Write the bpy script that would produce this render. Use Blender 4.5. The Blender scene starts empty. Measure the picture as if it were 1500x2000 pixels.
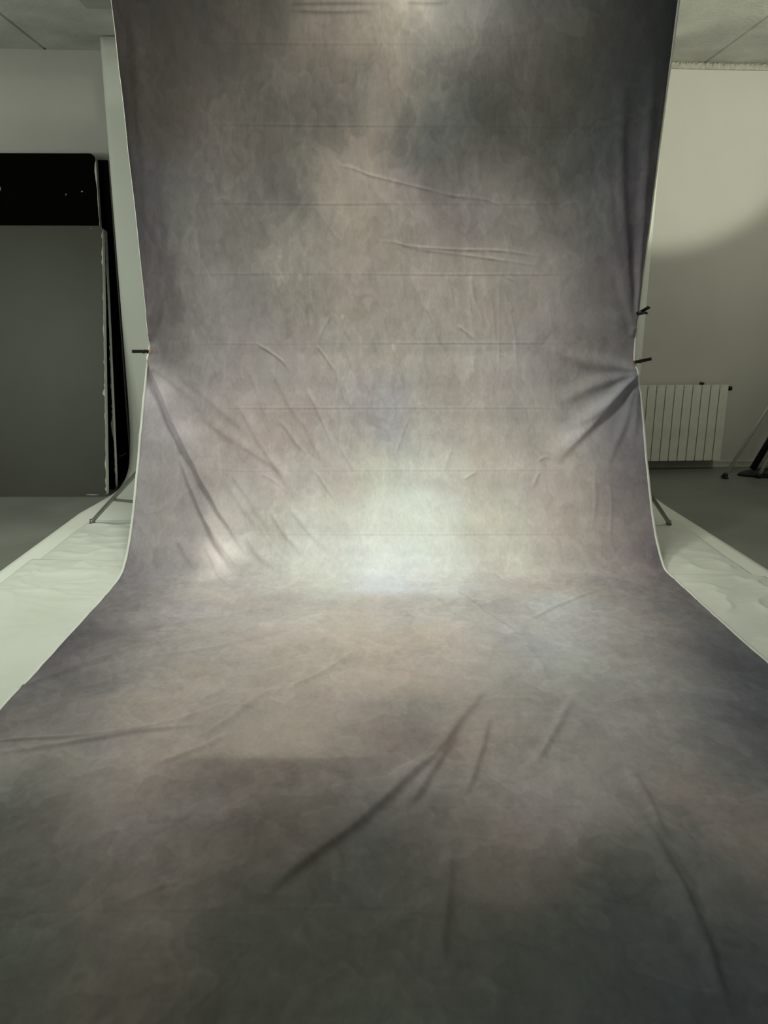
import bpy, bmesh, math, random
import numpy as np
from mathutils import Vector, Matrix

random.seed(7)
rng = np.random.default_rng(11)
SC = bpy.context.scene
COL = SC.collection
R = math.radians

# ------------------------------------------------------------------ helpers
def link(name, me, parent=None):
    o = bpy.data.objects.new(name, me)
    COL.objects.link(o)
    if parent is not None:
        o.parent = parent
    return o

def tag(o, label, cat, group=None, kind=None):
    o['label'] = label
    o['category'] = cat
    if group: o['group'] = group
    if kind: o['kind'] = kind
    return o

def struct(o, label=None):
    o['kind'] = 'structure'
    if label: o['label'] = label
    return o

def empty(name, loc, rot=(0, 0, 0)):
    o = bpy.data.objects.new(name, None)
    o.empty_display_size = 0.1
    o.location = loc
    o.rotation_euler = rot
    COL.objects.link(o)
    return o

def finish(bm, name, mats, parent=None, smooth=False, bevel=0.0, bseg=2):
    me = bpy.data.meshes.new(name)
    bmesh.ops.recalc_face_normals(bm, faces=bm.faces)
    bm.to_mesh(me); bm.free()
    if not isinstance(mats, (list, tuple)): mats = [mats]
    for m in mats: me.materials.append(m)
    if smooth:
        me.polygons.foreach_set('use_smooth', [True] * len(me.polygons))
    o = link(name, me, parent)
    if bevel > 0:
        b = o.modifiers.new('bevel', 'BEVEL'); b.width = bevel; b.segments = bseg
        b.limit_method = 'ANGLE'; b.angle_limit = R(40)
        b.harden_normals = False
    return o

def add_box(bm, lo, hi, mi=0):
    x0, y0, z0 = lo; x1, y1, z1 = hi
    v = [bm.verts.new(p) for p in ((x0,y0,z0),(x1,y0,z0),(x1,y1,z0),(x0,y1,z0),(x0,y0,z1),(x1,y0,z1),(x1,y1,z1),(x0,y1,z1))]
    for f in ((0,3,2,1),(4,5,6,7),(0,1,5,4),(1,2,6,5),(2,3,7,6),(3,0,4,7)):
        bm.faces.new([v[i] for i in f]).material_index = mi

def add_tube(bm, pts, r, n=14, caps=True, mi=0):
    pts = [Vector(p) for p in pts]
    rr = r if isinstance(r, (list, tuple)) else [r] * len(pts)
    rings = []
    for i, p in enumerate(pts):
        a = pts[max(i-1, 0)]; b = pts[min(i+1, len(pts)-1)]
        t = (b - a).normalized()
        ref = Vector((0,0,1)) if abs(t.z) < 0.9 else Vector((1,0,0))
        u = t.cross(ref).normalized(); w = t.cross(u)
        rings.append([bm.verts.new(p + (u*math.cos(2*math.pi*k/n) + w*math.sin(2*math.pi*k/n))*rr[i]) for k in range(n)])
    for i in range(len(rings)-1):
        for k in range(n):
            f = bm.faces.new((rings[i][k], rings[i][(k+1)%n], rings[i+1][(k+1)%n], rings[i+1][k]))
            f.material_index = mi; f.smooth = True
    if caps:
        bm.faces.new(rings[0][::-1]).material_index = mi
        bm.faces.new(rings[-1]).material_index = mi

def add_prism(bm, outline, y0, y1, mi=0):
    """outline in (x,z), extruded along y"""
    a = [bm.verts.new((x, y0, z)) for x, z in outline]
    b = [bm.verts.new((x, y1, z)) for x, z in outline]
    n = len(outline)
    bm.faces.new(a).material_index = mi
    bm.faces.new(b[::-1]).material_index = mi
    for i in range(n):
        bm.faces.new((a[i], b[i], b[(i+1)%n], a[(i+1)%n])).material_index = mi

def grid_mesh(name, P, mats, parent=None, attr=None, flip=False, thick=0.0):
    """P: (ns, nu, 3) array -> smooth quad sheet"""
    ns, nu = P.shape[:2]
    me = bpy.data.meshes.new(name)
    me.vertices.add(ns*nu)
    me.vertices.foreach_set('co', np.ascontiguousarray(P, dtype=np.float32).ravel())
    i, j = np.meshgrid(np.arange(ns-1), np.arange(nu-1), indexing='ij')
    a = i*nu + j
    q = np.stack([a, a+1, a+nu+1, a+nu] if not flip else [a, a+nu, a+nu+1, a+1], -1).reshape(-1, 4)
    nq = len(q)
    me.loops.add(nq*4); me.polygons.add(nq)
    me.loops.foreach_set('vertex_index', q.astype(np.int32).ravel())
    me.polygons.foreach_set('loop_start', np.arange(0, nq*4, 4, dtype=np.int32))
    me.polygons.foreach_set('loop_total', np.full(nq, 4, dtype=np.int32))
    me.polygons.foreach_set('use_smooth', np.ones(nq, dtype=bool))
    for k, arr in (attr or {}).items():
        at = me.attributes.new(k, 'FLOAT_COLOR', 'POINT')
        at.data.foreach_set('color', np.ascontiguousarray(arr, dtype=np.float32).ravel())
    me.update(calc_edges=True)
    me.validate()
    for m in (mats if isinstance(mats, (list, tuple)) else [mats]): me.materials.append(m)
    o = link(name, me, parent)
    if thick > 0:
        s = o.modifiers.new('solid', 'SOLIDIFY'); s.thickness = thick; s.offset = -1
    return o

def smooth5(t): return t*t*t*(t*(t*6-15)+10)

def vnoise(x, y, seed):
    """2-D gradient noise, roughly -0.7..0.7"""
    r = np.random.default_rng(seed)
    T = 256
    ang = r.random((T, T))*2*np.pi
    gx, gy = np.cos(ang), np.sin(ang)
    xi = np.floor(x).astype(int); yi = np.floor(y).astype(int)
    xf = x-xi; yf = y-yi
    u, v = smooth5(xf), smooth5(yf)
    def g(a, b):
        ii, jj = (xi+a) % T, (yi+b) % T
        return gx[ii, jj]*(xf-a) + gy[ii, jj]*(yf-b)
    return (g(0,0)*(1-u)+g(1,0)*u)*(1-v) + (g(0,1)*(1-u)+g(1,1)*u)*v

def fbm(x, y, f, octv, seed, gain=0.5):
    s = 0; a = 1.0
    for k in range(octv):
        s = s + a*vnoise(x*f + 17.3*k, y*f + 5.1*k, seed+k)
        f *= 2.03; a *= gain
    return s

# ------------------------------------------------------------------ materials
def srgb(*c):
    return tuple(((v/255)/12.92 if v/255 <= .04045 else ((v/255+.055)/1.055)**2.4) for v in c)

def mat(name, col, rough=0.6, metal=0.0, spec=0.5, noise=None, bump=None, colour2=None, nscale=8.0):
    """principled; colour varies procedurally between col and colour2, optional noise bump (scale, strength)"""
    m = bpy.data.materials.new(name); m.use_nodes = True
    nt = m.node_tree; N = nt.nodes; L = nt.links
    p = N['Principled BSDF']
    p.inputs['Roughness'].default_value = rough
    p.inputs['Metallic'].default_value = metal
    p.inputs['Specular IOR Level'].default_value = spec
    tc = N.new('ShaderNodeTexCoord')
    c2 = colour2 or tuple(v*0.88 for v in col)
    nz = N.new('ShaderNodeTexNoise'); nz.inputs['Scale'].default_value = nscale; nz.inputs['Detail'].default_value = 5
    L.new(tc.outputs['Object'], nz.inputs['Vector'])
    rp = N.new('ShaderNodeValToRGB')
    rp.color_ramp.elements[0].position = 0.35; rp.color_ramp.elements[1].position = 0.65
    rp.color_ramp.elements[0].color = (*col, 1); rp.color_ramp.elements[1].color = (*c2, 1)
    L.new(nz.outputs['Fac'], rp.inputs['Fac'])
    L.new(rp.outputs['Color'], p.inputs['Base Color'])
    if bump:
        n2 = N.new('ShaderNodeTexNoise'); n2.inputs['Scale'].default_value = bump[0]; n2.inputs['Detail'].default_value = 6
        L.new(tc.outputs['Object'], n2.inputs['Vector'])
        b = N.new('ShaderNodeBump'); b.inputs['Strength'].default_value = bump[1]; b.inputs['Distance'].default_value = 0.01
        L.new(n2.outputs['Fac'], b.inputs['Height']); L.new(b.outputs['Normal'], p.inputs['Normal'])
    return m

M = {}
M['wall'] = mat('wall_paint', (.655,.63,.62), .75, bump=(60,.12), colour2=(.60,.58,.57), nscale=1.2)
M['ceiling'] = mat('concrete_ceiling', (.60,.60,.575), .9, bump=(35,.55), colour2=(.47,.47,.45), nscale=3.0)
M['joint'] = mat('ceiling_joint', (.22,.22,.20), .95)
M['trim'] = mat('trim_paint', (.55,.54,.50), .6, bump=(80,.15))
M['plaster'] = mat('crumbled_plaster', (.55,.53,.48), .9, bump=(120,.5), colour2=(.42,.39,.34), nscale=40)
M['soffit'] = mat('soffit_paint', (.40,.41,.39), .8)
M['paper'] = mat('white_paper', (.84,.85,.82), .7, colour2=(.81,.82,.79), nscale=1.5)
M['plastic'] = mat('white_plastic', (.80,.80,.78), .42, colour2=(.75,.76,.73), nscale=2.5)
M['hem'] = mat('white_hem', (.86,.86,.84), .8)
M['foam'] = mat('white_foam', (.80,.80,.76), .9, bump=(220,.5))
M['grey_face'] = mat('grey_paint', (.066,.065,.053), .55, colour2=(.060,.059,.050), nscale=3)
M['black_face'] = mat('black_paint', (.0022,.0022,.0020), .85, spec=.04, colour2=(.0016,.0016,.0015), nscale=5)
M['scuff'] = mat('chalk_scuff', (.42,.42,.40), .9)
M['steel'] = mat('steel_tube', (.30,.30,.29), .38, metal=.85)
M['chrome'] = mat('silver_tube', (.86,.86,.83), .30, metal=.5)
M['dark'] = mat('black_plastic', (.006,.006,.006), .5)
M['rubber'] = mat('black_rubber', (.008,.008,.008), .7)
M['tip'] = mat('orange_tip', (.55,.30,.16), .5)
M['redtip'] = mat('red_tip', (.30,.08,.07), .5)
M['radiator'] = mat('radiator_enamel', (.88,.87,.82), .35)
M['gap'] = mat('radiator_core', (.05,.05,.045), .7)

# floor: painted concrete with faint scuffs
m = mat('painted_concrete', (.215,.220,.208), .40, bump=(14,.05), colour2=(.165,.167,.158), nscale=1.6)
M['floor'] = m

# printed cloth: pigment, with some leftover light in it, stored per vertex plus a fine procedural brush grain
m = bpy.data.materials.new('printed_cloth'); m.use_nodes = True
N = m.node_tree.nodes; L = m.node_tree.links; p = N['Principled BSDF']
p.inputs['Roughness'].default_value = .78; p.inputs['Specular IOR Level'].default_value = .28
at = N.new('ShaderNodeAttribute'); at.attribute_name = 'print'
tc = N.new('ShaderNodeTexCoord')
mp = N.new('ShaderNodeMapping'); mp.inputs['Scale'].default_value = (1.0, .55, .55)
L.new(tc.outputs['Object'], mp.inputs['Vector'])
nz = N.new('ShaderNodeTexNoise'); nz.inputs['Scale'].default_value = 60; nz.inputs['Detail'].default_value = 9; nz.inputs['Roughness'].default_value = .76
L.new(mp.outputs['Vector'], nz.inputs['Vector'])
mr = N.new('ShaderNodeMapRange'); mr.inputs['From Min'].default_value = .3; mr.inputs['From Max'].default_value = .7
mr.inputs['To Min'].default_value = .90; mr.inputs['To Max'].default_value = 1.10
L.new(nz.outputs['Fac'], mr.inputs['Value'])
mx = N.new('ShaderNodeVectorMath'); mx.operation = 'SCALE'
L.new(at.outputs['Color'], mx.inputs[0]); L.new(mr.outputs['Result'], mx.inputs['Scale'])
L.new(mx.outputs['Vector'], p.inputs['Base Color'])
wv = N.new('ShaderNodeTexNoise'); wv.inputs['Scale'].default_value = 420; wv.inputs['Detail'].default_value = 2
L.new(tc.outputs['Object'], wv.inputs['Vector'])
b = N.new('ShaderNodeBump'); b.inputs['Strength'].default_value = .06; b.inputs['Distance'].default_value = .002
L.new(wv.outputs['Fac'], b.inputs['Height']); L.new(b.outputs['Normal'], p.inputs['Normal'])
M['cloth'] = m

# ------------------------------------------------------------------ camera
cam = bpy.data.cameras.new('camera'); co = bpy.data.objects.new('camera', cam); COL.objects.link(co)
cam.sensor_fit = 'VERTICAL'; cam.sensor_height = 36; cam.sensor_width = 27; cam.lens = 27.0
cam.clip_start = .05; cam.clip_end = 60
co.location = (-.14, 0, 1.41); co.rotation_euler = (R(75.1), 0, R(-.955))
SC.camera = co

# ------------------------------------------------------------------ room shell
XL0, XR0, YF, H = -4.3, 3.95, -2.6, 3.31
def wallY(x): return 6.72 + .047*x

bm = bmesh.new(); add_box(bm, (XL0-.2, YF-.2, -.15), (XR0+.2, 7.2, 0)); struct(finish(bm, 'floor', M['floor']), 'grey painted concrete floor')
bm = bmesh.new()
a, b_ = wallY(XL0-.2), wallY(XR0+.2)
vs = [bm.verts.new(q) for q in ((XL0-.2,a,0),(XR0+.2,b_,0),(XR0+.2,b_+.2,0),(XL0-.2,a+.2,0),(XL0-.2,a,H),(XR0+.2,b_,H),(XR0+.2,b_+.2,H),(XL0-.2,a+.2,H))]
for f in ((0,3,2,1),(4,5,6,7),(0,1,5,4),(1,2,6,5),(2,3,7,6),(3,0,4,7)): bm.faces.new([vs[i] for i in f])
struct(finish(bm, 'wall_back', M['wall']), 'white painted back wall of the studio')
for nm, lo, hi in (('wall_left', (XL0-.2, YF, 0), (XL0, 6.5, H)), ('wall_right', (XR0, YF, 0), (XR0+.2, 6.9, H)), ('wall_front', (XL0-.2, YF-.2, 0), (XR0+.2, YF, H))):
    bm = bmesh.new(); add_box(bm, lo, hi); struct(finish(bm, nm, M['wall']))
# concrete slabs with open V joints running away from the viewer
bm = bmesh.new()
edges = [XL0-.2, -2.61, -1.32, -.03, 1.26, 2.55, XR0+.2]
for x0, x1 in zip(edges[:-1], edges[1:]):
    g = .012
    ol = [(x0, H+.15), (x0, H+.016), (x0+g, H), (x1-g, H), (x1, H+.016), (x1, H+.15)]
    add_prism(bm, ol, YF-.2, 7.2)
struct(finish(bm, 'ceiling', M['ceiling']), 'rough concrete slab ceiling with joints')
# plaster strip and crumbling edge along the top of the back wall on the right
bm = bmesh.new()
ang = math.atan(.047)
nn = 260
xs = np.linspace(.9, XR0, nn)
for k in range(3):
    pass
prof = [(.0, -.050), (.016, -.048), (.020, -.034), (.018, -.010), (.0, 0.0)]
rings = []
for i, x in enumerate(xs):
    ring = []
    for j, (dy, dz) in enumerate(prof):
        jit = (random.uniform(-.006, .007) if j == 3 else random.uniform(-.001, .001))
        ring.append(bm.verts.new((x, wallY(x)-dy-(jit if j == 3 else 0), H-.001+dz+(jit*.8 if j == 3 else jit*.5))))
    rings.append(ring)
for r0, r1 in zip(rings[:-1], rings[1:]):
    for j in range(len(prof)-1): bm.faces.new((r0[j], r1[j], r1[j+1], r0[j+1]))
    bm.faces.new((r0[-1], r1[-1], r1[0], r0[0]))
struct(finish(bm, 'trim_1', M['plaster']), 'rough plaster strip between right wall and ceiling')
# soffit box under the ceiling, top left
bm = bmesh.new(); add_box(bm, (-1.895, 4.75, 3.2), (-1.1, 5.44, H)); struct(finish(bm, 'trim_2', M['soffit'], bevel=.006), 'grey boxed soffit under the ceiling at upper left')
# skirting on the right part of the back wall
bm = bmesh.new()
x0, x1 = .6, XR0
prof = [(0,0),(.016,0),(.016,.012),(.011,.016),(.011,.052),(.006,.060),(0,.062)]
r0 = [bm.verts.new((x0, wallY(x0)-dy, z)) for dy, z in prof]; r1 = [bm.verts.new((x1, wallY(x1)-dy, z)) for dy, z in prof]
for j in range(len(prof)): bm.faces.new((r0[j], r1[j], r1[(j+1) % len(prof)], r0[(j+1) % len(prof)]))
struct(finish(bm, 'baseboard_back', M['trim']), 'painted skirting below the radiator')

# ------------------------------------------------------------------ white paper sweep
def resample(tab, s): 
    t = np.array(tab, float); return np.interp(s, t[:,0], t[:,1])
pp = [(6.27,H-.004),(6.27,1.2),(6.27,.62),(6.262,.45),(6.235,.30),(6.18,.17),(6.09,.075),(5.97,.022),(5.82,.004),(1.0,.004)]
pp = np.array(pp); sg = np.r_[0, np.cumsum(np.hypot(*np.diff(pp, axis=0).T))]
sv = np.unique(np.r_[np.linspace(0, 2.6, 30), np.linspace(2.6, 4.2, 60), np.linspace(4.2, sg[-1], 60)])
# smooth the bend
ker = np.exp(-np.linspace(-2,2,41)**2); ker /= ker.sum()
fine = np.linspace(0, sg[-1], 3000)
fy = np.convolve(np.pad(np.interp(fine, sg, pp[:,0]), 20, 'edge'), ker, 'valid'); fz = np.convolve(np.pad(np.interp(fine, sg, pp[:,1]), 20, 'edge'), ker, 'valid')
py, pz = np.interp(sv, fine, fy), np.interp(sv, fine, fz)
pl = np.interp(sv, [0, 2.6, 3.2, 3.6, 4.1, sg[-1]], [-2.085, -2.105, -2.115, -2.16, -2.205, -2.15])
pr = np.interp(sv, [0, 2.6, 3.2, 4.0, sg[-1]], [2.05, 2.04, 2.03, 2.02, 2.14])
uu = np.linspace(0, 1, 120)
P = np.zeros((len(sv), len(uu), 3))
P[..., 0] = pl[:,None]*(1-uu) + pr[:,None]*uu
P[..., 1] = py[:,None]; P[..., 2] = pz[:,None]
vert = np.clip((3.3-sv)/.6, 0, 1)[:,None]
P[..., 1] -= vert*.006*np.sin(uu*40)[None,:]
sweep = grid_mesh('paper_sweep', P, M['paper'], thick=.0015)
tag(sweep, 'wide white seamless paper hung from the ceiling and curving onto the floor', 'paper backdrop')

# ------------------------------------------------------------------ crinkled plastic sheets on the floor
def sheet(name, x0, x1, y0, y1, seed, label, zb, back_skew=0.0, flat_below=None):
    nx, ny = int((x1-x0)/.0105), int((y1-y0)/.0105)
    X, Y = np.meshgrid(np.linspace(x0, x1, nx), np.linspace(y0, y1, ny))
    Y = Y + back_skew*(X-x0)/(x1-x0)*((Y-y0)/(y1-y0))
    wx = X + .10*fbm(X, Y, 1.6, 2, seed+40); wy = Y + .10*fbm(X, Y, 1.6, 2, seed+50)
    # mostly sideways creases, with a few oblique ones
    r1 = 1-np.abs(fbm(wx*.75, wy*3.0, 2.4, 2, seed))*3.2
    r2 = 1-np.abs(fbm(wx*1.3+wy*.9, wy*1.3-wx*.9, 2.0, 2, seed+9))*3.4
    r3 = 1-np.abs(fbm(wx*1.1-wy*.8, wy*1.6+wx*.7, 1.5, 2, seed+19))*3.4
    m1 = np.clip(.65+1.6*vnoise(X*1.1, Y*1.1, seed+80), 0, 1); m2 = np.clip(.55+1.8*vnoise(X*1.3, Y*1.3, seed+90), 0, 1)
    Z = .0075*m1*np.clip(r1, 0, 1)**2 + .008*m2*np.clip(r2, 0, 1)**2 + .008*(1-m2)*np.clip(r3, 0, 1)**2 + .0012*fbm(X, Y, 9, 2, seed+3)
    edge = np.minimum.reduce([(X-x0)/.05, (x1-X)/.05, (1-(Y-y0)/(Y[-1:]-y0))*(y1-y0)/.05, np.ones_like(X)]).clip(0.0, 1)
    under = np.clip((np.abs(X)-1.455)/.09, .10, 1)          # the painted cloth lies flat on top of it
    under = np.maximum(under, np.clip((Y-4.02)/.12, 0, 1))
    if flat_below:                                          # tucked under the front sheet
        under = under*np.clip((Y-(flat_below(X)+.015))/.10, .05, 1)
    Z = zb + 1.5*Z*edge*under
    cap = np.where(Y < 4.0, np.interp(np.abs(X), [1.50, 1.60], [.0100, .05]), .05)
    Z = np.minimum(Z, cap)
    Xe = X + .010*vnoise(X*3, Y*2.2, seed+70)*np.clip(1-edge, 0, 1)
    P = np.stack([Xe, Y, Z], -1)
    o = grid_mesh(name, P, M['plastic'], thick=.0008)
    return tag(o, label, 'plastic sheet')
sheet('plastic_sheet', -2.06, 1.93, 3.92, 5.09, 100, 'crinkled white plastic sheet beneath the stand feet, rearmost of two on the floor', .0062, .0, lambda X: 4.25-.36*(X+2.10)/4.085)
sheet('plastic_sheet', -2.10, 1.985, 1.05, 4.25, 200, 'crinkled white plastic sheet under the front part of the painted backdrop', .0078, -.36)

# ------------------------------------------------------------------ painted backdrop cloth, 3 x 6 m
PRF = np.array([(4.54,3.08),(4.545,2.95),(4.555,2.6),(4.56,2.2),(4.565,1.8),(4.565,1.4),(4.56,1.15),(4.53,.95),(4.475,.75),(4.39,.55),(4.30,.40),(4.215,.27),(4.13,.165),(4.04,.085),(3.955,.035),(3.86,.016),(3.7,.0125),(1.1,.0125)])
SEG = np.r_[0, np.cumsum(np.hypot(*np.diff(PRF, axis=0).T))]
fine = np.linspace(0, SEG[-1], 6000)
ker = np.exp(-np.linspace(-2,2,101)**2); ker /= ker.sum()
FY = np.convolve(np.pad(np.interp(fine, SEG, PRF[:,0]), 50, 'edge'), ker, 'valid')
FZ = np.convolve(np.pad(np.interp(fine, SEG, PRF[:,1]), 50, 'edge'), ker, 'valid')
LEFT = [(-.05,-1.500),(.132,-1.495),(.300,-1.491),(.438,-1.491),(.609,-1.483),(.861,-1.476),(1.094,-1.463),(1.472,-1.453),(1.725,-1.441),(1.926,-1.435),(2.014,-1.447),(2.191,-1.470),(2.401,-1.488),(2.646,-1.496),(2.987,-1.497),(3.232,-1.494),(3.656,-1.486),(4.423,-1.485),(4.674,-1.488),(6.2,-1.49)]
RIGHT = [(-.05,1.495),(.115,1.492),(.352,1.488),(.573,1.479),(.852,1.464),(1.115,1.453),(1.387,1.44),(1.611,1.428),(1.841,1.42),(1.988,1.413),(2.062,1.431),(2.166,1.455),(2.348,1.471),(2.626,1.476),(2.971,1.472),(3.135,1.469),(3.273,1.464),(3.367,1.478),(3.876,1.476),(4.351,1.478),(6.2,1.48)]
NU, NS = 600, 1200
HEMW = .013
sv = np.linspace(0.0, SEG[-1], NS)
# regular columns for the print, and a narrow white border on each side
uh = np.linspace(0, 1, NU)
xl = resample(LEFT, sv); xr = resample(RIGHT, sv)
for arr, sd in ((xl, 5), (xr, 9)):                # slightly wavy hand-cut edge on the floor
    arr += np.clip((sv-3.5)/.5, 0, 1)*.006*fbm(sv, sv*0, 4.0, 3, sd)
W = np.zeros((NS, NU+6))
frac = np.r_[np.array([0, .5, 1])*0, np.zeros(0)]
cols = []
for c in (0, .5, 1.0): cols.append(xl + HEMW*c)
for u in uh[1:-1]: cols.append((xl+HEMW)*(1-u) + (xr-HEMW)*u)
for c in (1.0, .5, 0): cols.append(xr - HEMW*c)
X = np.stack(cols, 1); S = np.repeat(sv[:,None], X.shape[1], 1)
NC = X.shape[1]
Y0 = np.interp(S, fine, FY); Z0 = np.interp(S, fine, FZ)
dY = np.gradient(Y0[:,0], sv); dZ = np.gradient(Z0[:,0], sv)
ln = np.hypot(dY, dZ); ny = (dZ/ln)[:,None]; nz = (-dY/ln)[:,None]
# (normal of the (Y,Z) profile that faces the viewer / up)
sgn = np.where(ny*(-1)+nz*.5 > 0, 1, -1); ny = ny*sgn; nz = nz*sgn

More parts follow.
